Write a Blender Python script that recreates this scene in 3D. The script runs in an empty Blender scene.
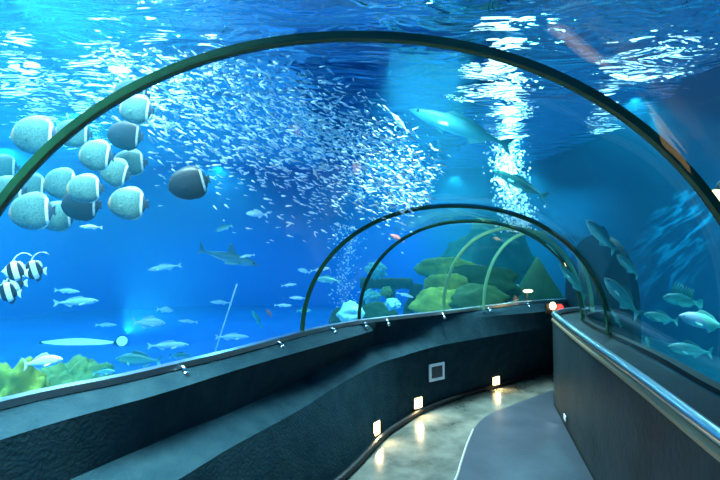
import bpy, bmesh, math, random
from mathutils import Vector, Matrix, noise
random.seed(7)
S = bpy.context.scene
C = S.collection
PI = math.pi
R = math.radians

# ---------------------------------------------------------------- camera
F = 430.0
PITCH = math.atan(15 / F)
EYE = Vector((0, 0, 1.5))
cam_d = bpy.data.cameras.new('camera')
cam = bpy.data.objects.new('camera', cam_d)
C.objects.link(cam)
cam.location = EYE
cam.rotation_euler = (PI / 2 + PITCH, 0, 0)
cam_d.sensor_width = 36
cam_d.lens = F / 720 * 36
cam_d.clip_start = 0.03
cam_d.clip_end = 200
S.camera = cam


def ray(px, py):
    u, v = (px - 360) / F, (240 - py) / F
    c, s = math.cos(PITCH), math.sin(PITCH)
    return Vector((u, c - v * s, s + v * c))


def at(px, py, d):                     # point seen at a pixel, d metres ahead
    r = ray(px, py)
    return EYE + r * (d / r.y)


def atz(px, py, z):                    # point seen at a pixel, on height z
    r = ray(px, py)
    return EYE + r * ((z - 1.5) / r.z)


# ---------------------------------------------------------------- helpers
def tag(o, label=None, cat=None, group=None, kind=None):
    if label: o['label'] = label
    if cat: o['category'] = cat
    if group: o['group'] = group
    if kind: o['kind'] = kind
    return o


class MB:
    def __init__(s):
        s.v, s.f = [], []

    def add(s, vs, fs):
        b = len(s.v)
        s.v += [tuple(p) for p in vs]
        s.f += [tuple(i + b for i in f) for f in fs]
        return s

    def grid(s, rows, close_u=False, close_v=False, cap=False):
        n, m = len(rows), len(rows[0])
        vs = [p for r_ in rows for p in r_]
        fs = []
        for i in range(n if close_v else n - 1):
            for j in range(m if close_u else m - 1):
                a, b = i * m + j, i * m + (j + 1) % m
                c, d = ((i + 1) % n) * m + (j + 1) % m, ((i + 1) % n) * m + j
                fs.append((a, b, c, d))
        if cap:
            fs.append(tuple(range(m))[::-1])
            fs.append(tuple((n - 1) * m + j for j in range(m)))
        return s.add(vs, fs)

    def tube(s, pts, r, seg=10, cap=True):
        pts = [Vector(p) for p in pts]
        rows = []
        for i, p in enumerate(pts):
            t = (pts[min(i + 1, len(pts) - 1)] - pts[max(i - 1, 0)]).normalized()
            up = Vector((0, 0, 1)) if abs(t.z) < 0.9 else Vector((0, 1, 0))
            a = t.cross(up).normalized()
            b = a.cross(t)
            rr = r[i] if isinstance(r, (list, tuple)) else r
            rows.append([p + a * rr * math.cos(2 * PI * k / seg) + b * rr * math.sin(2 * PI * k / seg) for k in range(seg)])
        return s.grid(rows, close_u=True, cap=cap)

    def box(s, c, d, M=None):
        vs = [Vector((x * d[0] / 2, y * d[1] / 2, z * d[2] / 2)) for x in (-1, 1) for y in (-1, 1) for z in (-1, 1)]
        if M is not None: vs = [M @ p for p in vs]
        vs = [p + Vector(c) for p in vs]
        return s.add(vs, [(0, 1, 3, 2), (4, 6, 7, 5), (0, 4, 5, 1), (2, 3, 7, 6), (0, 2, 6, 4), (1, 5, 7, 3)])

    def ball(s, c, r, seg=12, rings=8):
        if not isinstance(r, (tuple, list)): r = (r, r, r)
        vs = [(c[0], c[1], c[2] - r[2])]
        for i in range(1, rings):
            a = -PI / 2 + PI * i / rings
            for k in range(seg):
                t = 2 * PI * k / seg
                vs.append((c[0] + r[0] * math.cos(a) * math.cos(t), c[1] + r[1] * math.cos(a) * math.sin(t), c[2] + r[2] * math.sin(a)))
        vs.append((c[0], c[1], c[2] + r[2]))
        fs = [(0, 1 + (k + 1) % seg, 1 + k) for k in range(seg)]
        for i in range(rings - 2):
            for k in range(seg):
                a, b = 1 + i * seg + k, 1 + i * seg + (k + 1) % seg
                fs.append((a, b, b + seg, a + seg))
        t = len(vs) - 1
        b = 1 + (rings - 2) * seg
        fs += [(t, b + k, b + (k + 1) % seg) for k in range(seg)]
        return s.add(vs, fs)

    def plate(s, outline, th):
        """outline: list of (x, z); a thin fin of thickness th in the xz plane, thinner towards the rim"""
        n = len(outline)
        cx = sum(p[0] for p in outline) / n
        cz = sum(p[1] for p in outline) / n
        inner = [(cx + (x - cx) * .8, cz + (z - cz) * .8) for x, z in outline]
        vs = [(x, 0, z) for x, z in outline] + [(x, -th / 2, z) for x, z in inner] + [(x, th / 2, z) for x, z in inner]
        fs = [tuple(n + i for i in range(n)), tuple(2 * n + i for i in range(n))[::-1]]
        for i in range(n):
            j = (i + 1) % n
            fs.append((i, j, n + j, n + i))
            fs.append((j, i, 2 * n + i, 2 * n + j))
        return s.add(vs, fs)

    def build(s, name, m, parent=None, smooth=True, loc=None, recalc=True):
        me = bpy.data.meshes.new(name)
        me.from_pydata(s.v, [], s.f)
        if recalc:
            bm = bmesh.new(); bm.from_mesh(me)
            bmesh.ops.recalc_face_normals(bm, faces=bm.faces)
            bm.to_mesh(me); bm.free()
        if m: me.materials.append(m)
        if smooth:
            me.polygons.foreach_set('use_smooth', [True] * len(me.polygons))
        o = bpy.data.objects.new(name, me)
        C.objects.link(o)
        if parent: o.parent = parent
        if loc is not None: o.location = loc
        return o


def sharp(o, ang=35):
    o.data.set_sharp_from_angle(angle=R(ang))
    return o


def empty(name, loc, label=None, cat=None, group=None, kind=None):
    o = bpy.data.objects.new(name, None)
    o.empty_display_size = .05
    C.objects.link(o)
    o.location = loc
    return tag(o, label, cat, group, kind)


def copy_tree(o, parent=None):
    c = o.copy()
    C.objects.link(c)
    if parent:
        c.parent = parent
        c.matrix_parent_inverse = o.matrix_parent_inverse.copy()
    for ch in list(o.children): copy_tree(ch, c)
    return c


def catmull(pts, n):
    pts = [Vector(p) for p in pts]
    P = [pts[0] * 2 - pts[1]] + pts + [pts[-1] * 2 - pts[-2]]
    dense = []
    for i in range(1, len(P) - 2):
        p0, p1, p2, p3 = P[i - 1], P[i], P[i + 1], P[i + 2]
        for k in range(24):
            t = k / 24
            dense.append(.5 * (2 * p1 + (p2 - p0) * t + (2 * p0 - 5 * p1 + 4 * p2 - p3) * t * t + (3 * p1 - p0 - 3 * p2 + p3) * t ** 3))
    dense.append(pts[-1])
    return resample(dense, n)


def resample(pts, n):
    pts = [Vector(p) for p in pts]
    L = [0]
    for a, b in zip(pts, pts[1:]): L.append(L[-1] + (b - a).length)
    out, j = [], 0
    for i in range(n):
        t = L[-1] * i / (n - 1)
        while j < len(pts) - 2 and L[j + 1] < t: j += 1
        w = (t - L[j]) / max(L[j + 1] - L[j], 1e-9)
        out.append(pts[j].lerp(pts[j + 1], min(max(w, 0), 1)))
    return out


# ---------------------------------------------------------------- materials
def nm(name):
    m = bpy.data.materials.new(name)
    m.use_nodes = True
    nt = m.node_tree
    nt.nodes.clear()
    out = nt.nodes.new('ShaderNodeOutputMaterial')
    return m, nt, out


def N(nt, t, **kw):
    n = nt.nodes.new(t)
    for k, v in kw.items():
        if k in n.inputs: n.inputs[k].default_value = v
        else: setattr(n, k, v)
    return n


def ramp(nt, stops, interp='LINEAR'):
    r_ = nt.nodes.new('ShaderNodeValToRGB')
    r_.color_ramp.interpolation = interp
    e = r_.color_ramp.elements
    while len(e) < len(stops): e.new(.5)
    for q, (p, c) in zip(e, stops):
        q.position = p
        q.color = (c[0], c[1], c[2], 1) if not isinstance(c, (int, float)) else (c, c, c, 1)
    return r_


def mat(name, col, rough=.6, metal=0, var=None, scale=6, bump=0, bscale=40, detail=4, spec=.5, stretch=None):
    """Principled with object-space noise between col and var, and an optional bump"""
    m, nt, out = nm(name)
    p = N(nt, 'ShaderNodeBsdfPrincipled', Roughness=rough, Metallic=metal)
    p.inputs['Specular IOR Level'].default_value = spec
    p.inputs['Base Color'].default_value = (*col, 1)
    nt.links.new(p.outputs[0], out.inputs[0])
    tc = N(nt, 'ShaderNodeTexCoord')
    src = tc.outputs['Object']
    if stretch:
        mp = N(nt, 'ShaderNodeMapping'); mp.inputs['Scale'].default_value = stretch
        nt.links.new(src, mp.inputs[0]); src = mp.outputs[0]
    if var:
        n = N(nt, 'ShaderNodeTexNoise', Scale=scale, Detail=detail, Roughness=.6)
        nt.links.new(src, n.inputs['Vector'])
        r_ = ramp(nt, [(.3, col), (.7, var)])
        nt.links.new(n.outputs['Fac'], r_.inputs[0])
        nt.links.new(r_.outputs[0], p.inputs['Base Color'])
    if bump:
        n2 = N(nt, 'ShaderNodeTexNoise', Scale=bscale, Detail=3)
        nt.links.new(src, n2.inputs['Vector'])
        b = N(nt, 'ShaderNodeBump', Strength=bump, Distance=.02)
        nt.links.new(n2.outputs['Fac'], b.inputs['Height'])
        nt.links.new(b.outputs[0], p.inputs['Normal'])
    return m


def emit(name, col, s):
    m, nt, out = nm(name)
    e = N(nt, 'ShaderNodeEmission', Strength=s)
    e.inputs[0].default_value = (*col, 1)
    nt.links.new(e.outputs[0], out.inputs[0])
    return m


def glass_mat():
    m, nt, out = nm('acrylic')
    t = N(nt, 'ShaderNodeBsdfTransparent'); t.inputs[0].default_value = (.95, .99, .985, 1)
    g = N(nt, 'ShaderNodeBsdfGlossy', Roughness=0.0); g.inputs[0].default_value = (1, 1, 1, 1)
    lw = N(nt, 'ShaderNodeLayerWeight', Blend=.5)
    pw = N(nt, 'ShaderNodeMath', operation='POWER'); pw.inputs[1].default_value = 5
    ma = N(nt, 'ShaderNodeMath', operation='MULTIPLY_ADD'); ma.inputs[1].default_value = .6; ma.inputs[2].default_value = .005
    x = N(nt, 'ShaderNodeMixShader')
    nt.links.new(lw.outputs['Facing'], pw.inputs[0]); nt.links.new(pw.outputs[0], ma.inputs[0])
    nt.links.new(ma.outputs[0], x.inputs[0]); nt.links.new(t.outputs[0], x.inputs[1]); nt.links.new(g.outputs[0], x.inputs[2])
    nt.links.new(x.outputs[0], out.inputs[0])
    return m


def water_mat():
    m, nt, out = nm('water')
    sc = N(nt, 'ShaderNodeVolumeScatter', Density=.055, Anisotropy=.2); sc.inputs[0].default_value = (.05, .6, 1, 1)
    ab = N(nt, 'ShaderNodeVolumeAbsorption', Density=.27); ab.inputs[0].default_value = (.0, .78, .975, 1)
    a = N(nt, 'ShaderNodeAddShader')
    nt.links.new(sc.outputs[0], a.inputs[0]); nt.links.new(ab.outputs[0], a.inputs[1])
    nt.links.new(a.outputs[0], out.inputs['Volume'])
    return m


def surface_mat():
    m, nt, out = nm('water_surface')
    tc = N(nt, 'ShaderNodeTexCoord')
    mp = N(nt, 'ShaderNodeMapping'); mp.inputs['Scale'].default_value = (.55, 1.25, 1)
    mp.inputs['Rotation'].default_value = (0, 0, -.12)
    nt.links.new(tc.outputs['Object'], mp.inputs[0])
    n1 = N(nt, 'ShaderNodeTexNoise', Scale=2.5, Detail=2.5, Roughness=.6, Distortion=.6)
    n2 = N(nt, 'ShaderNodeTexNoise', Scale=.7, Detail=1)
    nt.links.new(mp.outputs[0], n1.inputs['Vector']); nt.links.new(mp.outputs[0], n2.inputs['Vector'])
    b1 = N(nt, 'ShaderNodeBump', Strength=1.0, Distance=.22)
    b2 = N(nt, 'ShaderNodeBump', Strength=1.0, Distance=.35)
    nt.links.new(n2.outputs['Fac'], b2.inputs['Height'])
    nt.links.new(n1.outputs['Fac'], b1.inputs['Height'])
    nt.links.new(b2.outputs[0], b1.inputs['Normal'])
    f = N(nt, 'ShaderNodeBsdfRefraction', Roughness=0.0, IOR=.88); f.inputs[0].default_value = (.9, .97, 1, 1)
    g = N(nt, 'ShaderNodeBsdfGlossy', Roughness=.0); g.inputs[0].default_value = (.95, .98, 1, 1)
    nt.links.new(b1.outputs[0], g.inputs['Normal'])
    nt.links.new(b1.outputs[0], f.inputs['Normal'])
    x = N(nt, 'ShaderNodeMixShader'); x.inputs[0].default_value = .42
    nt.links.new(f.outputs[0], x.inputs[1]); nt.links.new(g.outputs[0], x.inputs[2])
    nt.links.new(x.outputs[0], out.inputs[0])
    return m


M = {}
M['acrylic'] = glass_mat()
M['water'] = water_mat()
M['surface'] = surface_mat()
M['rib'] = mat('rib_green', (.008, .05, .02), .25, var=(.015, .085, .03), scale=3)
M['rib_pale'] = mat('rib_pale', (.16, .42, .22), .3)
M['concrete'] = mat('painted_concrete', (.007, .030, .042), .75, var=(.018, .048, .06), scale=9, bump=.25, bscale=60, detail=6, spec=.06)
M['concrete_r'] = mat('rough_plaster', (.013, .028, .032), .55, var=(.034, .052, .056), scale=3.2, bump=.2, bscale=24, detail=8, spec=.15)
M['floor'] = mat('wet_screed', (.045, .055, .048), .2, var=(.21, .205, .17), scale=3.4, bump=.12, bscale=9, detail=7)
M['mat'] = mat('walkway_rubber', (.035, .048, .062), .38, var=(.06, .072, .09), scale=5, bump=.08, bscale=70)
M['edge'] = mat('pale_edge', (.45, .45, .40), .4)
M['steel'] = mat('steel', (.75, .80, .80), .28, 1)
M['chrome'] = mat('chrome', (.85, .87, .87), .15, 1)
M['tan'] = mat('tan_strip', (.30, .21, .12), .4)
M['black'] = mat('black_rubber', (.006, .008, .009), .5)
M['white'] = mat('white_plastic', (.88, .89, .88), .4)
M['grille'] = mat('grille_grey', (.10, .11, .11), .5)
M['tank_blue'] = mat('tank_blue', (.002, .115, .66), .7, var=(.002, .14, .76), scale=.5, detail=2, spec=.2)
M['tank_teal'] = mat('tank_teal', (.001, .085, .17), .7, var=(.002, .115, .22), scale=.8, detail=3, spec=.2)
M['sand'] = mat('sand', (.002, .12, .55), .8, var=(.01, .19, .62), scale=1.2, bump=.3, bscale=14, detail=5)
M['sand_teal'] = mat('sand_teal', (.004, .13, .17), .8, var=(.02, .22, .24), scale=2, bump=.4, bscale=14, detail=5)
M['dark'] = mat('dark_paint', (.004, .05, .07), .6)
M['end_paint'] = mat('end_paint', (.002, .06, .075), .6)
M['warm_lamp'] = emit('warm_lamp', (1, .70, .30), 6)
M['lamp_white'] = emit('lamp_white', (.9, .97, 1), 60)
M['lamp_orange'] = emit('lamp_orange', (1, .62, .25), 12)
M['lamp_red'] = emit('lamp_red', (1, .06, .05), 2.2)
M['moss'] = mat('mossy_rock', (.05, .15, .015), .8, var=(.40, .46, .05), scale=3.5, bump=.5, bscale=12, detail=6)
M['green_coral'] = mat('green_coral', (.03, .20, .08), .8, var=(.36, .42, .10), scale=5, bump=.6, bscale=22, detail=6)
M['teal_coral'] = mat('teal_coral', (.10, .45, .40), .8, var=(.45, .85, .72), scale=7, bump=.6, bscale=26, detail=6)
M['dark_rock'] = mat('dark_rock', (.004, .05, .015), .8, var=(.02, .11, .025), scale=3, bump=.5, bscale=10)
M['timber'] = mat('timber', (.012, .035, .012), .8, var=(.05, .10, .02), scale=4, bump=.5, bscale=14, stretch=(1, 1, 1))

# ---------------------------------------------------------------- plan of the tunnel
YB = -2.5                                 # where the built part of the tunnel ends behind the camera
ZR = .92
rail_px = [(0, 404), (120, 378.5), (180, 364.5), (240, 350), (309, 331.5), (345, 324), (372, 320), (440, 312.5), (490, 306.5), (520, 303), (546, 300.8)]
railL = [Vector((-2.0, YB, 0)), Vector((-1.95, -.5, 0)), Vector((-1.72, .9, 0))] + [Vector((*atz(x, y, ZR).xy, 0)) for x, y in rail_px] + [Vector((2.68, 5.6, 0))]
glassR = [Vector(p + (0,)) for p in [(1.2, YB), (1.3, -.5), (1.43, 1.0), (1.58, 1.89), (1.77, 2.6), (1.98, 3.7), (2.16, 4.2), (2.42, 4.5), (2.66, 4.64), (2.92, 4.72)]]
wallR = [Vector(p + (0,)) for p in [(.72, YB), (.85, -.5), (1.06, .9), (1.16, 1.385), (1.36, 2.13), (1.63, 3.2), (1.90, 4.20), (1.98, 4.42), (2.2, 4.66), (2.5, 4.84), (2.84, 4.93)]]


def on(poly, y):
    """point of a plan polyline at a given y (first crossing)"""
    for a, b in zip(poly, poly[1:]):
        if a.y <= y <= b.y:
            return a.lerp(b, (y - a.y) / (b.y - a.y))
    return poly[-1]


def V2(x, y): return Vector((x, y, 0))


# arch stations: left foot, right foot, crown height above the springing
ZB = .90
ST = [
    (V2(-2.0, YB), V2(1.2, YB), 1.55),
    (V2(-1.475, 1.5), V2(1.455, 1.5), 1.365),
    (V2(-.425, 3.25), V2(1.86, 3.25), .965),
    (V2(.0, 3.96), V2(2.03, 3.96), .905),
    (V2(.86, 4.42), V2(2.16, 4.2), .86),
    (V2(1.36, 4.72), V2(2.40, 4.48), .84),
    (V2(2.25, 5.3), V2(2.85, 4.70), .80),
    (V2(2.66, 5.57), V2(2.92, 4.72), .79),
]
EXP = 2 / 2.12


def cr(p0, p1, p2, p3, t):
    return .5 * (2 * p1 + (p2 - p0) * t + (2 * p0 - 5 * p1 + 4 * p2 - p3) * t * t + (3 * p1 - p0 - 3 * p2 + p3) * t ** 3)


def station(i, t):
    g = lambda k: ST[min(max(k, 0), len(ST) - 1)]
    a, b, c, d = g(i - 1), g(i), g(i + 1), g(i + 2)
    if t == 0: return b
    return tuple(b[k] * (1 - t) + c[k] * t if i < 1 else .5 * cr(a[k], b[k], c[k], d[k], t) + .5 * (b[k] * (1 - t) + c[k] * t) for k in range(3))


def arch_ring(st, off, n=48, a0=0.0, zb=ZB):
    Lf, Rf, h = st
    c = (Lf + Rf) / 2
    hv = (Rf - Lf) / 2
    hv = hv * (1 + off / hv.length)
    out = []
    for k in range(n + 1):
        a = PI - a0 - (PI - 2 * a0) * k / n
        ca, sa = math.cos(a), math.sin(a)
        x = math.copysign(abs(ca) ** EXP, ca)
        z = abs(sa) ** EXP
        p = c + hv * x
        out.append(Vector((p.x, p.y, zb + (h + off) * z)))
    return out


# ---------------------------------------------------------------- acrylic panes and ribs
TH = .02
for i in range(len(ST) - 1):
    rows = []
    ns = 8
    for k in range(ns + 1):
        st = station(i, k / ns) if k < ns else ST[i + 1]
        rows.append(arch_ring(st, 0) + arch_ring(st, TH)[::-1])
    pane = MB().grid(rows, close_u=True, cap=True).build('window_%d' % (i + 1), M['acrylic'])
    sharp(pane, 50)
    tag(pane, ['clear curved acrylic pane overhead behind the nearest rib', 'clear acrylic tunnel pane just beyond the big nearest rib',
               'clear acrylic vault pane between the second and third ribs', 'clear acrylic vault pane just beyond the third rib',
               'narrow clear acrylic pane between the two pale ribs', 'clear acrylic pane beyond the last pale rib',
               'clear acrylic pane at the far end of the tunnel'][i], 'acrylic pane', None, 'structure')

rib_lab = ['large dark green rib arching over the near tunnel', 'dark rib of the second arch standing on the left wall bend',
           'thin dark rib of the third arch framing the mossy boulders', 'thin pale green rib in front of the mossy boulders',
           'thin pale green rib right of the mossy boulders']
for i in range(1, 6):
    st = ST[i]
    ax = (st[1] - st[0]).normalized()
    t = Vector((-ax.y, ax.x, 0))
    w = [.0, .028, .028, .024, .022, .022][i] / 2
    prof = [(-.022, -w), (-.022, w), (TH + .012, w), (TH + .012, -w)]
    prof = [(-.008, -w * .6), (-.004, -w), (TH + .004, -w), (TH + .004, w), (-.004, w), (-.008, w * .6)]
    rings = {o_: arch_ring(st, o_, 72) for o_ in {p[0] for p in prof}}
    rows = [[rings[o_][k] + t * q for o_, q in prof] for k in range(73)]
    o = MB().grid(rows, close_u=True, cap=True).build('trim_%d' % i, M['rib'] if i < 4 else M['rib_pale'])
    sharp(o, 40)
    tag(o, rib_lab[i - 1], 'tunnel rib', None, 'structure')

# ---------------------------------------------------------------- left wall
NW = 90
Zs = lambda y, a, b: a + (b - a) * min(max((y - 3.2) / 1.2, 0), 1)


def edge(pix, zfun, pre, post):
    out = [Vector(p) for p in pre]
    for x, y in pix:
        z = zfun[0]
        for _ in range(4):
            p = atz(x, y, z)
            z = Zs(p.y, *zfun)
        out.append(Vector((p.x, p.y, z)))
    return catmull(out + [Vector(p) for p in post], NW)


eR = [Vector((p.x, p.y, ZR)) for p in catmull(railL, NW)]
eC = edge([(0, 440), (160, 394), (250, 366), (340, 340.5), (372, 331), (380, 328), (440, 321.3), (500, 315.5), (543, 311.5)], (.84, .83),
          [(-1.9, YB, .84), (-1.82, -.5, .84), (-1.62, .6, .84)], [(2.68, 5.5, .83)])
eU = edge([(160, 440.6), (227, 414), (300, 380), (340, 359), (374, 344.5), (410, 338), (440, 334), (500, 326), (543, 320.5)], (.60, .72),
          [(-1.92, YB, .6), (-1.82, -.5, .6), (-1.55, .9, .6)], [(2.69, 5.42, .72)])
eW = edge([(177.5, 480), (230, 448), (300, 409.6), (340, 384), (378, 363), (400, 355.5), (440, 345), (500, 335), (548, 327.5)], (.50, .63),
          [(-1.75, YB, .5), (-1.62, -.5, .5), (-1.3, .9, .5)], [(2.71, 5.36, .63)])
eF = edge([(340, 480), (380, 439.5), (400, 425), (420, 413), (450, 401), (490, 388.5), (550, 372)], (.0, .0),
          [(-1.7, YB, 0), (-1.55, -.5, 0), (-1.15, .9, 0), (-.72, 1.95, 0)], [(2.69, 5.47, 0)])
eTop = [p.copy() for p in eR]
eB = [Vector((p.x, p.y, -.05)) for p in eR]


def outw(poly, d):
    out = []
    for i, p in enumerate(poly):
        t = poly[min(i + 1, len(poly) - 1)] - poly[max(i - 1, 0)]
        n = Vector((-t.y, t.x, 0)).normalized()
        out.append(p + n * d)
    return out


oT = outw(eR, .05)
oB = [Vector((p.x, p.y, -.06)) for p in oT]
fB = [Vector((p.x, p.y, -.06)) for p in eF]
rows = []
for k in range(NW):
    rows.append([oB[k], oT[k] - Vector((0, 0, .02)), eR[k] - Vector((0, 0, .02)), eC[k], eU[k], eW[k], eF[k], fB[k]])
wl = MB().grid(rows, close_u=True, cap=True).build('wall_left', M['concrete'])
sharp(wl, 22)
bev = wl.modifiers.new('bevel', 'BEVEL'); bev.width = .012; bev.segments = 2; bev.limit_method = 'ANGLE'; bev.angle_limit = R(22)
tag(wl, 'dark blue-grey painted left wall with a sloping ledge', 'wall', None, 'structure')

# metal channel that holds the acrylic on the left wall
rows = []
a, b = outw(eR, .045), outw(eR, -.012)
for k in range(NW):
    rows.append([a[k] + Vector((0, 0, -.03)), a[k] + Vector((0, 0, .012)), b[k] + Vector((0, 0, .012)), b[k] + Vector((0, 0, -.02))])
o = sharp(MB().grid(rows, close_u=True, cap=True).build('trim_left', M['steel']))
tag(o, 'brushed metal channel along the top of the left wall', 'metal channel', None, 'structure')

# black tube along the foot of the left wall
bp = [p + Vector((0, 0, .028)) for p in outw(eF, -.022)]
o = MB().tube(bp, .024, 10).build('baseboard_left', M['black'])
tag(o, 'black rounded skirting along the foot of the left wall', 'skirting', None, 'structure')

# ---------------------------------------------------------------- right wall
wR = catmull(wallR, NW)
gR = catmull(glassR, NW)
rows = []
for k in range(NW):
    w_, g_ = wR[k], gR[k]
    d = (g_ - w_).normalized()
    o_ = g_ + d * .05
    rows.append([Vector((w_.x, w_.y, -.06)), Vector((w_.x, w_.y, .845)), w_ + d * .02 + Vector((0, 0, .87)), g_ + Vector((0, 0, ZB - .015)), o_ + Vector((0, 0, ZB - .015)), Vector((o_.x, o_.y, -.06))])
wr = MB().grid(rows, close_u=True, cap=True).build('wall_right', M['concrete_r'])
sharp(wr, 25)
tag(wr, 'dark grey plastered right wall curving away round the bend', 'wall', None, 'structure')

hr = empty('handrail', (*wR[40].xy, .9), 'polished steel handrail along the top of the right wall', 'handrail')
inv = Vector((wR[40].x, wR[40].y, .9))
rp = []
for k in range(NW):
    d = (gR[k] - wR[k]).normalized()
    rp.append(wR[k] + d * .012)
MB().tube([p + Vector((0, 0, .902)) - inv for p in rp], .026, 14).build('rail', M['steel'], hr)
rows = []
for k in range(NW):
    d = (gR[k] - wR[k]).normalized()
    p = wR[k] - inv
    rows.append([p - d * .014 + Vector((0, 0, .838)), p - d * .014 + Vector((0, 0, .856)), p + d * .01 + Vector((0, 0, .868)), p + d * .01 + Vector((0, 0, .838))])
tag(sharp(MB().grid(rows, close_u=True, cap=True).build('backing_strip', M['tan'], hr)), 'tan strip under the steel tube')

rows = []
for k in range(NW):
    d = (gR[k] - wR[k]).normalized()
    p = gR[k]
    rows.append([p - d * .015 + Vector((0, 0, ZB - .02)), p - d * .015 + Vector((0, 0, ZB + .012)), p + d * .045 + Vector((0, 0, ZB + .012)), p + d * .045 + Vector((0, 0, ZB - .02))])
o = sharp(MB().grid(rows, close_u=True, cap=True).build('trim_right', M['black']))
tag(o, 'dark bead where the acrylic meets the right sill', 'bead', None, 'structure')

# ---------------------------------------------------------------- corridor floor, end walls
rows = [[Vector((-3, YB, 0)), Vector((4.2, YB, 0))], [Vector((-3, 6.3, 0)), Vector((4.2, 6.3, 0))]]
mb = MB()
fl = [Vector((p.x, p.y, 0)) for p in outw(eF, .03)]
fr = [Vector((p.x, p.y, 0)) for p in outw(wR, -.03)]
rows = []
for k in range(NW):
    rows.append([fl[k] + Vector((0, 0, -.05)), fl[k]] + [fl[k].lerp(fr[k], q / 6) for q in range(1, 6)] + [fr[k], fr[k] + Vector((0, 0, -.05))])
mb.grid(rows, close_u=True, cap=True)
o = sharp(mb.build('floor', M['floor']), 40)
tag(o, 'wet-looking grey screed floor of the tunnel', 'floor', None, 'structure')

# raised walkway along the right wall
edge_px = [(452, 500), (457, 480), (463, 458), (470, 438), (478, 423), (492, 413), (520, 402), (553, 389.5)]
wk = [atz(x, y, .025) for x, y in edge_px]
wk = [Vector((.43, YB, .025)), Vector((.47, 0, .025)), Vector((.5, 1.5, .025))] + wk
wk = catmull(wk, 60)
cut = [p for p in outw(wR, .012) if p.y < 4.36]
right = resample(cut, 60)
rows = []
for k in range(60):
    p, q = wk[k], right[k]
    q = Vector((q.x, q.y, .025))
    rows.append([Vector((p.x, p.y, .0)), p] + [p.lerp(q, w_ / 5) for w_ in range(1, 5)] + [q, Vector((q.x, q.y, 0))])
ww = empty('raised_walkway', (wk[30].x, wk[30].y, 0), 'smooth blue-grey raised walkway strip beside the right wall', 'walkway')
off = Vector((wk[30].x, wk[30].y, 0))
rows = [[p - off for p in r_] for r_ in rows]
sharp(MB().grid(rows, close_u=True, cap=True).build('slab', M['mat'], ww), 40)
ed = [p - off + Vector((-.004, 0, .001)) for p in wk if p.y < 3.75]
tag(MB().tube(ed, .0075, 8).build('edging', M['edge'], ww), 'pale edging strip')

for nm_, pa, pb in (('wall_rear', (-2.1, YB - .05), (1.35, YB - .05)),):
    o = MB().box(((pa[0] + pb[0]) / 2, YB - .05, 1.2), (pb[0] - pa[0] + .1, .06, 2.7)).build(nm_, M['dark'], smooth=False)
    tag(o, 'dark wall closing the tunnel behind the viewer', 'wall', None, 'structure')
st = (ST[-1][0] + V2(.02, 0), ST[-1][1] + V2(.02, 0), ST[-1][2])
rg = arch_ring(st, .05, 32)
rg = [Vector((rg[0].x, rg[0].y, -.06))] + rg + [Vector((rg[-1].x, rg[-1].y, -.06))]
o = MB().grid([rg, [p + Vector((.08, 0, 0)) for p in rg]], close_u=True, cap=True).build('wall_end', M['end_paint'], smooth=False)
tag(o, 'dark wall at the far end of the corridor', 'wall', None, 'structure')

# ---------------------------------------------------------------- water body (with the tunnel cut out of it), surface, tank
BX = (-9.6, 8.2, -3.4, 13.2)
ZS = 3.6
w = MB().box(((BX[0] + BX[1]) / 2, (BX[2] + BX[3]) / 2, (ZS - .3) / 2), (BX[1] - BX[0], BX[3] - BX[2], ZS + .3))
rows = []
for i in range(len(ST) - 1):
    for k in range(6):
        st = station(i, k / 6)
        ring = arch_ring(st, .075, 32)
        rows.append([Vector((ring[0].x, ring[0].y, -.12))] + ring + [Vector((ring[-1].x, ring[-1].y, -.12))])
st = ST[-1]
ring = arch_ring((st[0] + V2(.16, .03), st[1] + V2(.16, 0), st[2]), .075, 32)
rows.append([Vector((ring[0].x, ring[0].y, -.12))] + ring + [Vector((ring[-1].x, ring[-1].y, -.12))])
ring = arch_ring((ST[0][0] + V2(0, -.12), ST[0][1] + V2(0, -.12), ST[0][2]), .075, 32)
rows.insert(0, [Vector((ring[0].x, ring[0].y, -.12))] + ring + [Vector((ring[-1].x, ring[-1].y, -.12))])
hull = MB().grid(rows, close_u=True, cap=True)
tmp = hull.build('tmp', None)            # consistent outward normals, then turned inward
hv = [tuple(v.co) for v in tmp.data.vertices]
hf = [tuple(p.vertices)[::-1] for p in tmp.data.polygons]
bpy.data.objects.remove(tmp)
w2 = MB().box(((BX[0] + BX[1]) / 2, (BX[2] + BX[3]) / 2, (ZS - .3) / 2), (BX[1] - BX[0], BX[3] - BX[2], ZS + .3))
t2 = w2.build('tmp2', None, smooth=False)
wv = [tuple(v.co) for v in t2.data.vertices]; wf = [tuple(p.vertices) for p in t2.data.polygons]
bpy.data.objects.remove(t2)
o = MB().add(wv, wf).add(hv, hf).build('water', M['water'], smooth=False, recalc=False)
tag(o, 'clear blue water filling the tank around the tunnel', 'water', None, 'structure')

nx = 2
o = MB().grid([[Vector((BX[0], BX[2], 0)), Vector((BX[1], BX[2], 0))], [Vector((BX[0], BX[3], 0)), Vector((BX[1], BX[3], 0))]]).build('water_surface', M['surface'], loc=(0, 0, ZS + .01))
tag(o, 'rippled water surface glittering above the tunnel', 'water surface', None, 'structure')

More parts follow.
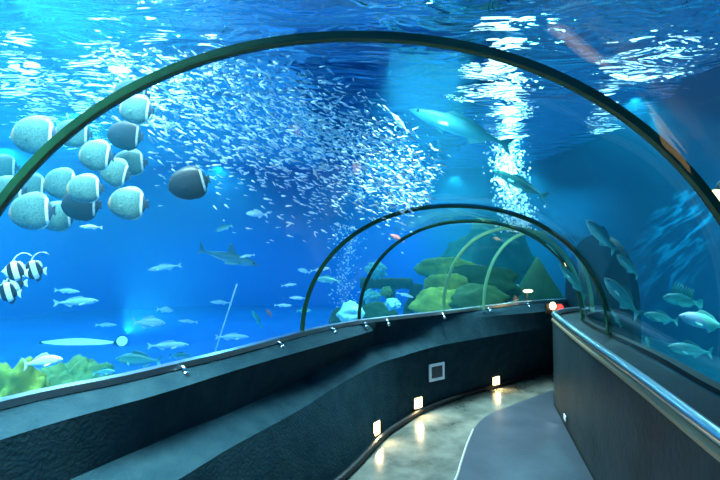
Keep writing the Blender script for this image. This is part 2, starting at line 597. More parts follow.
# tank shell: blue back wall, with a teal-green reflection put into its colour rightwards
m, nt, out = nm('tank_tint')
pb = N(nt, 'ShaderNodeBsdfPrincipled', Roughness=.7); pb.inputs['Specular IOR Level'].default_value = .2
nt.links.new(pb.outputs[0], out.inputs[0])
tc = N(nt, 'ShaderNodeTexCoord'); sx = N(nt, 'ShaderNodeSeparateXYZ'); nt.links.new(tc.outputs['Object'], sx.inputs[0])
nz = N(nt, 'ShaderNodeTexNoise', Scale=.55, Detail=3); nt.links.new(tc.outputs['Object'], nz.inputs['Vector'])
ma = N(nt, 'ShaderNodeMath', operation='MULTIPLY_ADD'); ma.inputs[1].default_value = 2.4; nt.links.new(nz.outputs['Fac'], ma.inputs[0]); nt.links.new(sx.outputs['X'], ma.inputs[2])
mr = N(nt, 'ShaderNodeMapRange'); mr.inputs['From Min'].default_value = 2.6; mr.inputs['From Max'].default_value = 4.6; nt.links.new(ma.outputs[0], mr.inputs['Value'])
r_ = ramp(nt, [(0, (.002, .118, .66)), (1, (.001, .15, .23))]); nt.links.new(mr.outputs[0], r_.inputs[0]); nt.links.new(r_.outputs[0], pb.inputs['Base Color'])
M['tank_tint'] = m
path = [(-9.3, -3.2), (-9.3, 8), (-8.9, 10), (-7.6, 11.6), (-5.6, 12.4), (-3, 12.7), (2.5, 12.7), (3.7, 12.45)]
pp = catmull([Vector(p + (0,)) for p in path], 70)
rows = []
for k, p in enumerate(pp):
    rows.append([p + Vector((0, 0, -.1)), p + Vector((0, 0, 5.2))])
ob = outw(pp, .15)
rows = [[rows[k][0], rows[k][1], ob[k] + Vector((0, 0, 5.2)), ob[k] + Vector((0, 0, -.1))] for k in range(70)]
o = sharp(MB().grid(rows, close_u=True, cap=True).build('wall_back', M['tank_tint']), 50)
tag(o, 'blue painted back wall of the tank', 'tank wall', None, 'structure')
path = [(3.6, -3.2), (4.6, 1.5), (5.1, 4), (5.35, 7), (5.4, 9.4), (5.1, 11.2), (4.5, 12.1), (3.7, 12.45)]
pp = catmull([Vector(p + (0,)) for p in path], 50)
ob = outw(pp, -.15)
rows = [[pp[k] + Vector((0, 0, -.1)), pp[k] + Vector((0, 0, 5.2)), ob[k] + Vector((0, 0, 5.2)), ob[k] + Vector((0, 0, -.1))] for k in range(50)]
o = sharp(MB().grid(rows, close_u=True, cap=True).build('wall_side', M['tank_teal']), 50)
tag(o, 'dark teal tank wall on the right', 'tank wall', None, 'structure')

# sand: the strip left of the tunnel, the strip right of it and the part beyond
def sand_h(x, y): return .02 + .05 * noise.noise(Vector((x * .7, y * .7, 0)))
mb = MB()
NXs, NYs = 70, 70
rows = []
for j in range(NYs + 1):
    y = -3.2 + j * 15.9 / NYs
    row = []
    for i in range(NXs + 1):
        x = -9.3 + i * 15 / NXs
        row.append(Vector((x, y, sand_h(x, y) - .09)))
    rows.append(row)
o = MB().grid(rows).build('floor_tank', M['sand'])
o.data.materials.append(M['sand_teal'])
# the bed stops at the tunnel's outer faces
bm = bmesh.new(); bm.from_mesh(o.data)
oL = [Vector((p.x, p.y)) for p in oT]; oR_ = [Vector((p.x, p.y)) for p in gR]
poly = [p for p in oL] + [p for p in reversed(oR_)]
def inside(x, y):
    c = False
    for a_, b_ in zip(poly, poly[1:] + poly[:1]):
        if (a_.y > y) != (b_.y > y) and x < (b_.x - a_.x) * (y - a_.y) / (b_.y - a_.y) + a_.x: c = not c
    return c
kill = [f for f in bm.faces if all(inside(v.co.x, v.co.y) for v in f.verts)]
bmesh.ops.delete(bm, geom=kill, context='FACES')
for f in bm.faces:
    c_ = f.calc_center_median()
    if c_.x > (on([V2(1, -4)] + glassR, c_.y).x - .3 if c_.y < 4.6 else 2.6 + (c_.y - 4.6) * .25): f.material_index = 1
bm.to_mesh(o.data); bm.free()
sm = o.modifiers.new('thick', 'SOLIDIFY'); sm.thickness = .05; sm.offset = -1
tag(o, 'pale blue sandy bed of the tank', 'tank floor', None, 'structure')

# ---------------------------------------------------------------- lights
def area(name, loc, sx, sy, power, col=(1, 1, 1), rot=(0, 0, 0), spread=180):
    l = bpy.data.lights.new(name, 'AREA'); l.shape = 'RECTANGLE'; l.size = sx; l.size_y = sy
    l.energy = power; l.color = col; l.spread = R(spread)
    o = bpy.data.objects.new(name, l); C.objects.link(o); o.location = loc; o.rotation_euler = rot
    return o


def spot(name, loc, power, col, target, cone=120, rad=.08, blend=.6):
    l = bpy.data.lights.new(name, 'SPOT'); l.energy = power; l.color = col; l.spot_size = R(cone); l.spot_blend = blend; l.shadow_soft_size = rad
    o = bpy.data.objects.new(name, l); C.objects.link(o); o.location = loc
    o.rotation_euler = (Vector(target) - Vector(loc)).to_track_quat('-Z', 'Y').to_euler()
    return o


def point(name, loc, power, col, rad=.05):
    l = bpy.data.lights.new(name, 'POINT'); l.energy = power; l.color = col; l.shadow_soft_size = rad
    o = bpy.data.objects.new(name, l); C.objects.link(o); o.location = loc
    return o


area('fill_left', (-3.4, 2.2, 3.5), 3, 3, 250, (.72, .95, 1), spread=130)  # unseen area lights added over the tank and tunnel
area('fill_tunnel', (-1.35, 1.4, 3.5), 1.0, 2.2, 220, (.85, .95, 1), spread=80)
area('fill_far', (.7, 4.4, 3.5), .8, .8, 130, (.8, .95, 1), spread=80)
area('fill_right', (3.5, 2.2, 3.5), 1.0, 2.5, 150, (.6, 1, 1), spread=65)
for i, (x, y, p) in enumerate([(-7.0, 3.5, 520), (-6.6, 8.0, 560), (-3.2, 9.6, 440), (.4, 8.8, 220), (-4.0, 6.0, 320)]):
    spot('flood_fill', (x, y, 3.5), p, (.85, .97, 1), (x, y, 0), 165, .03)  # added floods that brighten the tank walls and water
spot('flood_fill', (2.4, 10.8, 3.5), 300, (.85, 1, .85), (2.4, 10.8, 0), 160, .03)
spot('flood_fill', (4.0, 10.4, 3.5), 300, (.7, 1, 1), (4.0, 10.4, 0), 160, .03)
spot('boulder_fill', (1.2, 5.3, 3.45), 90, (.75, 1, .35), (1.3, 6.1, .8), 60, .03)  # added green-yellow spot that brightens the boulders
spot('flood_fill', (3.5, 5.4, 3.5), 220, (.7, 1, 1), (3.5, 5.4, 0), 140, .03)
# added spot; noise in its strength imitates ripple streaks, on the side wall
cl = spot('ripple_gobo', (3.7, 5.4, 3.3), 2600, (.45, 1, .85), (5.2, 7.0, 2.0), 34, .01, .8)
cl.data.use_nodes = True
nt = cl.data.node_tree
em = nt.nodes['Emission']
tcn = N(nt, 'ShaderNodeTexCoord'); mpn = N(nt, 'ShaderNodeMapping'); mpn.inputs['Scale'].default_value = (9, 30, 9)
nt.links.new(tcn.outputs['Normal'], mpn.inputs[0])
nz = N(nt, 'ShaderNodeTexNoise', Scale=1.0, Detail=2, Distortion=1.2); nt.links.new(mpn.outputs[0], nz.inputs['Vector'])
rr_ = ramp(nt, [(.5, 0.0), (.62, 1.0)]); nt.links.new(nz.outputs['Fac'], rr_.inputs[0])
nt.links.new(rr_.outputs[0], em.inputs['Strength'])

wd = bpy.data.worlds.new('hall'); S.world = wd; wd.use_nodes = True
bg = wd.node_tree.nodes['Background']
bg.inputs[0].default_value = (.05, .36, .95, 1)
wt = wd.node_tree
wc = N(wt, 'ShaderNodeTexCoord'); wx = N(wt, 'ShaderNodeSeparateXYZ'); wt.links.new(wc.outputs['Generated'], wx.inputs[0])
wm = N(wt, 'ShaderNodeMapRange'); wm.inputs['From Min'].default_value = -.6; wm.inputs['From Max'].default_value = .5
wm.inputs['To Min'].default_value = 1.15; wm.inputs['To Max'].default_value = .75
wt.links.new(wx.outputs['X'], wm.inputs['Value']); wt.links.new(wm.outputs[0], bg.inputs[1])

# ---------------------------------------------------------------- fish
def ip(tab, x):
    for (x0, y0), (x1, y1) in zip(tab, tab[1:]):
        if x <= x1:
            t = (x - x0) / (x1 - x0); t = max(0, min(1, t))
            t2 = t
            return y0 + (y1 - y0) * t2
    return tab[-1][1]


def body_mesh(top, bot, wid, n=22, m=14, power=1.0):
    x0, x1 = top[0][0], top[-1][0]
    rows = []
    for i in range(n + 1):
        u = i / n
        x = x0 + (x1 - x0) * (.5 - .5 * math.cos(PI * (u * .92 + .04)) - .004) / .992
        zt, zb_, w_ = ip(top, x), ip(bot, x), ip(wid, x)
        c, h = (zt + zb_) / 2, (zt - zb_) / 2
        row = []
        for k in range(m):
            a = 2 * PI * k / m
            ca, sa = math.cos(a), math.sin(a)
            row.append(Vector((x, w_ * math.copysign(abs(ca) ** power, ca), c + h * sa)))
        rows.append(row)
    return MB().grid(rows, close_u=True, cap=True)


def fish_mat(name, base, belly=None, rough=.45, stops=None, axis=(1, 0, 0), shift=.5, scales=0, nscale=9, back=None):
    """stops: bands along an object-space axis (the animal's own markings)"""
    m, nt, out = nm(name)
    p = N(nt, 'ShaderNodeBsdfPrincipled', Roughness=rough); p.inputs['Base Color'].default_value = (*base, 1)
    nt.links.new(p.outputs[0], out.inputs[0])
    tc = N(nt, 'ShaderNodeTexCoord')
    col = None
    if stops:
        d = N(nt, 'ShaderNodeVectorMath', operation='DOT_PRODUCT'); d.inputs[1].default_value = axis
        nt.links.new(tc.outputs['Object'], d.inputs[0])
        ad = N(nt, 'ShaderNodeMath', operation='ADD'); ad.inputs[1].default_value = shift
        nt.links.new(d.outputs['Value'], ad.inputs[0])
        r_ = ramp(nt, stops); nt.links.new(ad.outputs[0], r_.inputs[0]); col = r_.outputs[0]
    elif back:
        sx = N(nt, 'ShaderNodeSeparateXYZ'); nt.links.new(tc.outputs['Object'], sx.inputs[0])
        ad = N(nt, 'ShaderNodeMath', operation='MULTIPLY_ADD'); ad.inputs[1].default_value = 5; ad.inputs[2].default_value = .5
        nt.links.new(sx.outputs['Z'], ad.inputs[0])
        r_ = ramp(nt, [(.25, belly or base), (.5, base), (.8, back)]); nt.links.new(ad.outputs[0], r_.inputs[0]); col = r_.outputs[0]
    if col is None:
        n = N(nt, 'ShaderNodeTexNoise', Scale=nscale, Detail=3); nt.links.new(tc.outputs['Object'], n.inputs['Vector'])
        r_ = ramp(nt, [(.35, base), (.75, belly or tuple(min(1, c * 1.35) for c in base))]); nt.links.new(n.outputs['Fac'], r_.inputs[0]); col = r_.outputs[0]
    if scales:
        v = N(nt, 'ShaderNodeTexVoronoi', Scale=scales); nt.links.new(tc.outputs['Object'], v.inputs['Vector'])
        r2 = ramp(nt, [(.15, 1.0), (.7, .62)]); nt.links.new(v.outputs['Distance'], r2.inputs[0])
        mx = N(nt, 'ShaderNodeMix', data_type='RGBA', blend_type='MULTIPLY'); mx.inputs[0].default_value = 1
        nt.links.new(col, mx.inputs[6]); nt.links.new(r2.outputs[0], mx.inputs[7]); col = mx.outputs[2]
    nt.links.new(col, p.inputs['Base Color'])
    return m


gb = (.11, .25, .20)
FM = {
    'butterfly': fish_mat('butterfly_skin', gb, stops=[(0, (.5, .36, .16)), (.06, (.62, .42, .2)), (.12, gb), (.55, (.13, .29, .24)), (.775, (.09, .23, .20)), (.79, (.9, 1, .97)), (.825, (.9, 1, .97)), (.845, (.03, .07, .10)), (1, (.02, .04, .06))], scales=26),
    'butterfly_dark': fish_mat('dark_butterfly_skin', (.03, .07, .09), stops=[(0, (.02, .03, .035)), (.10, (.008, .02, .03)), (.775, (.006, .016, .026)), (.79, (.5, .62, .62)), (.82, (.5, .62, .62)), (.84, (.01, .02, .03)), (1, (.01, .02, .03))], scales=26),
    'fin_grey': fish_mat('fin_grey', (.22, .42, .40), (.36, .56, .5)),
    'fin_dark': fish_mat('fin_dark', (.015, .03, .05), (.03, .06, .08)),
    'fin_white': fish_mat('fin_white', (.75, .85, .82)),
    'banner': fish_mat('banner_skin', (.8, .85, .8), stops=[(0, (.85, .9, .85)), (.22, (.85, .9, .85)), (.24, (.01, .012, .015)), (.42, (.01, .012, .015)), (.44, (.85, .9, .85)), (.64, (.85, .9, .85)), (.66, (.01, .012, .015)), (.84, (.01, .012, .015)), (.86, (.85, .9, .85)), (1, (.85, .9, .85))], axis=(1, 0, .35), shift=.48),
    'silver': fish_mat('silver_skin', (.75, .84, .82), (.9, .95, .92), .3, back=(.42, .55, .56)),
    'teal': fish_mat('teal_skin', (.12, .46, .42), (.4, .8, .7), .4, back=(.04, .22, .22)),
    'green': fish_mat('green_skin', (.07, .42, .34), (.16, .6, .5), .4, back=(.04, .26, .2)),
    'shark': fish_mat('shark_skin', (.10, .26, .30), (.30, .5, .5), .5, back=(.04, .14, .18)),
    'red': fish_mat('red_skin', (.75, .12, .06), (.85, .25, .15)),
    'pink': fish_mat('pink_skin', (.55, .62, .6), stops=[(0, (.85, .75, .85)), (.35, (.9, .72, .8)), (.45, (.45, .75, .55)), (1, (.2, .5, .4))], axis=(1, 0, 1.5), shift=.45),
    'shoal': fish_mat('shoal_skin', (.95, .97, .97), (1, 1, 1), .25),
    'eye': mat('eye_black', (.005, .005, .006), .15),
}


def fish_template(kind):
    """a fish 1 m long, its head towards -x: an Empty with its parts"""
    root = empty('fish', (0, 0, 0))
    if kind in ('butterfly', 'butterfly_dark'):
        top = [(-.5, .02), (-.485, .06), (-.455, .14), (-.41, .22), (-.34, .29), (-.24, .345), (-.1, .378), (.06, .382), (.16, .362), (.25, .318), (.31, .262), (.355, .19), (.39, .115), (.41, .06)]
        bot = [(-.5, -.03), (-.485, -.065), (-.455, -.12), (-.41, -.185), (-.34, -.25), (-.24, -.305), (-.1, -.345), (.06, -.358), (.16, -.34), (.25, -.298), (.31, -.245), (.355, -.178), (.39, -.105), (.41, -.055)]
        wid = [(-.5, .02), (-.46, .05), (-.4, .075), (-.25, .095), (-.05, .10), (.1, .085), (.28, .05), (.405, .018)]
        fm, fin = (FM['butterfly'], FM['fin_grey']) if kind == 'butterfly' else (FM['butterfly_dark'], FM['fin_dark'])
        body_mesh(top, bot, wid, 26, 16, .9).build('body', fm, root)
        MB().plate([(-.3, .30), (-.2, .355), (-.05, .392), (.1, .398), (.2, .375), (.29, .315), (.35, .225), (.3, .24), (.2, .33), (0, .33)], .02).build('dorsal_fin', fin, root, False)
        MB().plate([(-.1, -.32), (.1, -.37), (.2, -.35), (.29, -.295), (.35, -.21), (.3, -.225), (.2, -.3), (.05, -.28)], .02).build('anal_fin', fin, root, False)
        MB().plate([(.395, .055), (.43, .085), (.475, .11), (.468, .04), (.468, -.04), (.475, -.11), (.43, -.085), (.395, -.055)], .02).build('tail_fin', FM['fin_dark'], root, False)
        for s in (-1, 1):
            o = MB().plate([(0, .02), (.10, .03), (.14, -.02), (.08, -.05), (0, -.02)], .008).build('pectoral_fin', fm, root, False)
            o.location = (-.2, s * .085, -.06); o.rotation_euler = (0, 0, s * .35)
            MB().ball((-.40, s * .053, .06), (.02, .012, .02), 8, 6).build('eye', FM['eye'], root)
    elif kind == 'banner':
        top = [(-.5, .0), (-.42, .06), (-.34, .2), (-.2, .36), (-.02, .42), (.15, .36), (.26, .2), (.33, .07), (.36, .06)]
        bot = [(-.5, -.04), (-.42, -.08), (-.3, -.2), (-.15, -.30), (.05, -.34), (.18, -.30), (.27, -.17), (.33, -.07), (.36, -.06)]
        wid = [(-.5, .015), (-.4, .04), (-.2, .075), (.1, .06), (.36, .015)]
        body_mesh(top, bot, wid, 24, 14, .9).build('body', FM['banner'], root)
        pts = catmull([(-.12, 0, .38), (-.02, 0, .56), (.16, 0, .70), (.38, 0, .72), (.58, 0, .62)], 18)
        MB().tube(pts, [.03 * (1 - .85 * i / 17) for i in range(18)], 6).build('dorsal_filament', FM['fin_white'], root)
        MB().plate([(0, .36), (.12, .42), (.25, .36), (.33, .2), (.28, .12), (.15, .3)], .02).build('dorsal_fin', FM['fin_white'], root, False)
        MB().plate([(.02, -.3), (.15, -.42), (.26, -.36), (.32, -.18), (.24, -.15), (.12, -.26)], .02).build('anal_fin', FM['fin_dark'], root, False)
        MB().plate([(.34, .06), (.42, .13), (.5, .16), (.47, 0), (.5, -.16), (.42, -.13), (.34, -.06)], .02).build('tail_fin', FM['fin_white'], root, False)
        for s in (-1, 1):
            MB().ball((-.39, s * .04, .03), (.022, .012, .022), 8, 6).build('eye', FM['eye'], root)
    elif kind in ('slim', 'chunky', 'green', 'shark', 'red', 'pink', 'teal'):
        hgt = {'slim': .085, 'chunky': .155, 'green': .085, 'shark': .085, 'red': .14, 'pink': .15, 'teal': .14}[kind]
        fm = {'slim': FM['silver'], 'chunky': FM['silver'], 'green': FM['green'], 'shark': FM['shark'], 'red': FM['red'], 'pink': FM['pink'], 'teal': FM['teal']}[kind]
        sh = [(-.5, .03), (-.46, .28), (-.40, .55), (-.3, .85), (-.15, 1.0), (0, .95), (.15, .7), (.28, .36), (.36, .2), (.40, .2)]
        top = [(x, hgt * h * 1.0) for x, h in sh]
        bot = [(x, -hgt * h * .88) for x, h in sh]
        wid = [(x, hgt * .55 * h) for x, h in sh]
        body_mesh(top, bot, wid, 24, 12).build('body', fm, root)
        h = hgt
        if kind == 'shark':
            MB().plate([(-.12, h * .8), (-.02, h * 2.6), (.03, h * 2.5), (.02, h * .8)], .012).build('dorsal_fin', fm, root, False)
            MB().plate([(.36, 0), (.40, .05), (.50, .17), (.46, .02), (.48, -.06), (.40, -.03)], .012).build('tail_fin', fm, root, False)
        else:
            MB().plate([(-.2, h * .85), (-.12, h * 1.45), (.0, h * 1.35), (.15, h * 1.0), (.24, h * .5), (.1, h * .6)], .012).build('dorsal_fin', fm, root, False)
            MB().plate([(.37, h * .2), (.44, h * .75), (.5, h * 1.0), (.455, 0), (.5, -h * 1.0), (.44, -h * .75), (.37, -h * .2)], .012).build('tail_fin', fm, root, False)
            MB().plate([(.05, -h * .7), (.12, -h * 1.25), (.22, -h * .75), (.26, -h * .4)], .012).build('anal_fin', fm, root, False)
        for s in (-1, 1):
            L = .26 if kind == 'shark' else .12
            o = MB().plate([(0, .02), (L * .9, -.0), (L, -L * .35), (L * .4, -L * .3), (0, -.02)], .012).build('pectoral_fin', fm, root, False)
            o.location = (-.22, s * hgt * .5, -hgt * .35); o.rotation_euler = (s * (.9 if kind == 'shark' else .35), 0, s * .6)
            MB().ball((-.42, s * hgt * .27, hgt * .12), (.014, .008, .014), 8, 6).build('eye', FM['eye'], root)
    if kind == 'spiny':
        top = [(-.5, .03), (-.4, .12), (-.2, .19), (.05, .16), (.25, .07), (.34, .05)]
        bot = [(-.5, -.03), (-.4, -.09), (-.2, -.14), (.05, -.13), (.25, -.06), (.34, -.05)]
        wid = [(-.5, .02), (-.35, .07), (-.15, .10), (.1, .07), (.34, .02)]
        body_mesh(top, bot, wid, 20, 12).build('body', FM['teal'], root)
        for k in range(8):
            x = -.3 + k * .07
            MB().tube([(x, 0, .06), (x + .02, 0, .30), (x + .07, 0, .46 - .02 * k)], [.034, .02, .006], 6).build('dorsal_spine', FM['green'], root)
        for sgn in (-1, 1):
            MB().plate([(0, .03), (.12, .10), (.30, .12), (.36, .02), (.30, -.10), (.12, -.14), (0, -.05)], .012).build('pectoral_fin', FM['green'], root, False)
            o = root.children[-1]
            o.location = (-.22, sgn * .09, -.03); o.rotation_euler = (0, 0, sgn * .9)
            MB().ball((-.42, sgn * .05, .05), (.016, .009, .016), 8, 6).build('eye', FM['eye'], root)
        MB().plate([(.32, .05), (.42, .13), (.5, .10), (.5, -.10), (.42, -.13), (.32, -.05)], .012).build('tail_fin', FM['green'], root, False)
    return root


TEMPL, USED = {}, set()


def fish(kind, name, px, py, d, pxlen, roll, yaw, label, cat='fish', group=None, stretch=1.0):
    if kind not in TEMPL:
        TEMPL[kind] = fish_template(kind); o = TEMPL[kind]
    elif kind not in USED:
        o = TEMPL[kind]
    else:
        o = copy_tree(TEMPL[kind])
    USED.add(kind)
    o.name = name
    p = at(px, py, d)
    L = pxlen / F * d / max(.45, abs(math.cos(R(yaw))))
    o.location = p
    o.scale = (L, L, L * stretch)
    o.rotation_euler = (0, R(roll), R(yaw))
    for k in ('label', 'category', 'group'):
        if k in o: del o[k]
    return tag(o, label, cat, group)


G = 'pale butterflyfish school by the big rib'
BF = [  # px, py, depth, length in px, nose-up, yaw, variant, label
    (36, 136, 2.30, 50, 2, 0, 0, 'large pale disc-shaped butterflyfish, leftmost and highest on the outer side of the big rib'),
    (74, 134, 2.75, 36, 0, 10, 0, 'smaller butterflyfish just left of the big rib, right behind the leftmost pale one'),
    (97, 156, 2.40, 40, 6, -8, 0, 'pale butterflyfish half hidden behind the big rib in the middle of the school'),
    (132, 95, 2.95, 38, 5, 5, 0, 'topmost pale butterflyfish of the school, crossed by the big rib'),
    (137, 110, 2.55, 38, 6, -5, 0, 'bright butterflyfish just right of the big rib, right under the topmost one'),
    (126, 136, 2.75, 38, 4, 0, 1, 'dark butterflyfish under the two topmost pale ones'),
    (131, 163, 2.85, 33, -6, 12, 0, 'pale butterflyfish under the dark one, tail to the right'),
    (116, 173, 2.62, 36, 14, -12, 0, 'pale butterflyfish with its nose raised, overlapping its neighbour on the right'),
    (129, 204, 2.45, 42, 1, 0, 0, 'lone pale butterflyfish lowest on the right side of the school'),
    (190, 184, 2.75, 42, -16, 8, 1, 'dark blue-grey butterflyfish swimming alone to the right of the school'),
    (62, 184, 2.65, 40, 3, -6, 0, 'butterflyfish in the lower school crossed by the big rib'),
    (86, 189, 2.36, 37, -4, 6, 0, 'pale butterflyfish inside the big rib, above a dark one'),
    (82, 205, 2.55, 42, 0, 0, 1, 'dark butterflyfish tucked beneath a pale one inside the big rib'),
    (8, 190, 2.50, 34, 0, 15, 0, 'bluish butterflyfish cut by the left edge of the photo'),
    (31, 186, 2.80, 32, 2, 14, 0, 'small bluish butterflyfish behind the lower left of the school'),
    (33, 212, 2.35, 48, -4, 0, 0, 'large bluish butterflyfish with an orange face, low left outside the rib'),
    (57, 217, 2.60, 38, -3, 8, 0, 'butterflyfish lowest in the school, behind the foot of the big rib'),
    (2, 167, 2.95, 30, 0, 20, 0, 'dim teal butterflyfish high at the left edge of the photo'),
]
for px, py, d, L, ro, ya, v, lab in BF:
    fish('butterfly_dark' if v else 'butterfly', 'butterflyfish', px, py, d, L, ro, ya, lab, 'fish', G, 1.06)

G = 'black and white bannerfish by the left edge'
for px, py, d, L, ro, ya, lab in [
    (34, 271, 2.5, 26, 0, 0, 'black and white bannerfish furthest right of its small group'),
    (15, 272, 2.3, 27, 4, 0, 'black and white bannerfish topmost beside the foot of the big rib'),
    (14, 284, 2.65, 25, -4, 8, 'black and white bannerfish in the middle of its small group'),
    (8, 293, 2.4, 27, 3, 0, 'black and white bannerfish lowest of the group, at the left edge')]:
    fish('banner', 'bannerfish', px, py, d, L, ro, ya, lab, 'fish', G)

SL = [  # kind, px, py, depth, length px, roll, yaw, label
    ('slim', 165, 267.5, 4.6, 34, -8, 0, 'slim white fish alone in open blue water, nose slightly down'),
    ('slim', 67, 291, 4.2, 26, -4, 180, 'slim pale fish just above the long pale one on the left'),
    ('slim', 76, 302, 4.0, 46, 3, 180, 'long pale fish with a pinkish head, low in the blue water at left'),
    ('chunky', 149, 323, 4.4, 33, -2, 180, 'plump pale fish with a forked tail above the left wall'),
    ('chunky', 165, 310, 4.9, 17, -6, 180, 'small round pale fish above the plump one'),
    ('slim', 188, 321.5, 4.8, 20, 4, 0, 'short pale fish right of the plump one'),
    ('slim', 106, 325, 5.0, 22, 0, 180, 'faint bluish fish left of the glowing round lamp'),
    ('slim', 168, 345.5, 4.2, 42, 2, 180, 'long thin pale fish close above the left wall channel'),
    ('teal', 139, 360, 4.0, 46, 3, 0, 'blue-teal fish skimming the sand above the left wall'),
    ('teal', 104, 372, 2.9, 22, 4, 180, 'small pale blue fish beside the green coral'),
    ('chunky', 43, 362, 2.4, 40, 8, 180, 'grey-blue fish resting just above the green coral'),
    ('teal', 180, 356, 5.0, 22, 0, 180, 'tiny dim fish over the sand behind the long thin one'),
    ('shark', 228, 257.5, 5.6, 64, -14, 180, 'grey-teal shark cruising in the middle of the left tank'),
    ('slim', 247, 256, 5.0, 16, -10, 0, 'small white fish at the shark\'s tail'),
    ('chunky', 257, 214, 4.6, 22, 4, 0, 'bright white fish below the shoal, above the shark'),
    ('teal', 224, 228, 5.5, 18, -20, 0, 'small dim teal fish hanging left of the bright white one'),
    ('slim', 221, 302.5, 4.9, 22, 2, 0, 'pale fish crossing the slim white pole'),
    ('slim', 232, 337, 4.6, 34, 0, 180, 'thin pale fish at the foot of the slim white pole'),
    ('slim', 189, 321, 6.4, 12, 0, 0, None),
    ('green', 257, 319, 5.2, 20, 60, 20, 'green fish diving head up near the small orange one'),
    ('red', 269, 313, 5.0, 9, 55, 20, 'tiny orange fish beside the green fish'),
    ('slim', 289, 285, 5.4, 16, 6, 180, 'small pale fish, upper left of the three above the wall bend'),
    ('slim', 298, 298, 5.2, 18, 2, 0, 'small pale fish, middle of the three above the wall bend'),
    ('slim', 283, 305.5, 5.0, 18, -2, 180, 'small pale fish, lowest of the three above the wall bend'),
    ('teal', 304, 310.5, 5.3, 15, 0, 180, 'dim bluish fish left of the second rib\'s foot'),
    ('chunky', 304, 271, 5.6, 13, 15, 0, 'small pale fish left of the second rib, nose up'),
    ('slim', 320, 269.5, 5.2, 20, 8, 180, 'pale fish just outside the second rib'),
    ('teal', 328, 280, 4.6, 24, 4, 0, 'greenish fish just inside the second rib'),
    ('slim', 405, 295, 6.2, 18, -16, 180, 'pale blue fish in front of the mossy boulders'),
    ('chunky', 398, 238, 5.6, 15, 20, 0, None),
    ('green', 461, 128, 5.0, 112, 20, 0, 'long dark green fish high over the tunnel, crossing the white light column'),
    ('green', 520, 184, 4.4, 62, 27, 0, 'dark green fish below the long one, right of the light column'),
    ('slim', 400, 123, 4.4, 26, 50, 0, 'thin pale fish tilted steeply beside the shoal\'s upper end'),
    ('teal', 601, 236, 3.9, 44, 48, 0, 'teal fish tilted downward right of the far rib'),
    ('teal', 628, 266, 3.7, 32, 46, 0, 'pale-striped teal fish beside the dark right wall'),
    ('green', 573, 281, 3.9, 44, 52, 0, 'slender green fish slanting down beyond the right sill'),
    ('teal', 622, 297, 3.6, 52, 48, 0, 'large teal fish slanting down above the right sill'),
    ('teal', 661, 318, 3.7, 36, 12, 0, 'bright teal fish low over the right sill, nose left'),
    ('pink', 704, 322, 3.4, 52, 14, 0, 'big pale fish with a pink and white back at the right edge'),
    ('teal', 690, 350, 3.2, 46, 8, 0, 'broad teal fish lowest over the right sill'),
    ('teal', 648, 346, 3.3, 18, 75, 30, 'small teal fish standing nose up by the right sill'),
    ('green', 616, 318, 4.4, 22, 60, 0, 'dim green fish behind the right sill, left of the bright teal one'),
]
for k, px, py, d, L, ro, ya, lab in SL:
    if lab is None: continue
    fish(k, {'shark': 'shark'}.get(k, 'fish'), px, py, d, L, ro, ya, lab, 'shark' if k == 'shark' else 'fish')
fish('red', 'fish', 397, 238, 5.2, 16, 25, 0, 'red fish shape added for a reddish patch at the lower end of the silver shoal')  # red fish shape added for a reddish patch in the shoal
fish('spiny', 'spiny_fish', 683, 301, 4.1, 40, 10, 0, 'green fish with fanned spines above the two fish at the right edge')
fish('slim', 'fish', 91, 227, 2.9, 24, 2, 0, 'small dark slender fish below the butterflyfish school')
for k, t in TEMPL.items():
    if k not in USED: bpy.data.objects.remove(t)

# the shoal of little silver fish under the surface
def tiny(L=1.0):
    top = [(-.5, .02), (-.36, .10), (-.15, .15), (.1, .11), (.3, .04), (.36, .035), (.5, .13)]
    bot = [(-.5, -.02), (-.36, -.10), (-.15, -.16), (.1, -.11), (.3, -.04), (.36, -.035), (.5, -.13)]
    wid = [(-.5, .01), (-.3, .055), (-.1, .065), (.15, .045), (.34, .015), (.5, .006)]
    return body_mesh(top, bot, wid, 9, 6)


rng = random.Random(11)
axis = catmull([(95, 66, 0), (165, 78, 0), (245, 102, 0), (320, 132, 0), (380, 166, 0), (424, 198, 0)], 60)
spots = []
while len(spots) < 4600:
    t = rng.random() ** .75
    a_ = axis[int(t * 59)]
    wdt = 44 - 24 * t
    off = rng.gauss(0, 1) * wdt
    px, py = a_.x + rng.uniform(-14, 14) - off * .38, a_.y + off * .85
    if off > 0 and t < .8 and rng.random() < .3: py += abs(rng.gauss(0, 34))
    if py < 48 or px < 40 or py > 255 or (px < 150 and py > 130): continue
    d = 3.0 + 3.6 * rng.random()
    p = at(px, py, d)
    if p.z > ZS - .12: continue
    sz = rng.uniform(.04, .085) * (.8 if t > .7 else 1)
    spots.append((sz / d, p, sz, rng.gauss(18, 18), rng.gauss(8, 26)))
kept = []
cell = {}
for s_ in spots:                       # keep them from touching
    k = tuple(int(q // .09) for q in s_[1])
    if all((s_[1] - q).length > .075 for dx in (-1, 0, 1) for dy in (-1, 0, 1) for dz in (-1, 0, 1) for q in cell.get((k[0] + dx, k[1] + dy, k[2] + dz), [])):
        cell.setdefault(k, []).append(s_[1]); kept.append(s_)
kept.sort(key=lambda q: -q[0])
base = None
mass = MB()
tb = tiny()
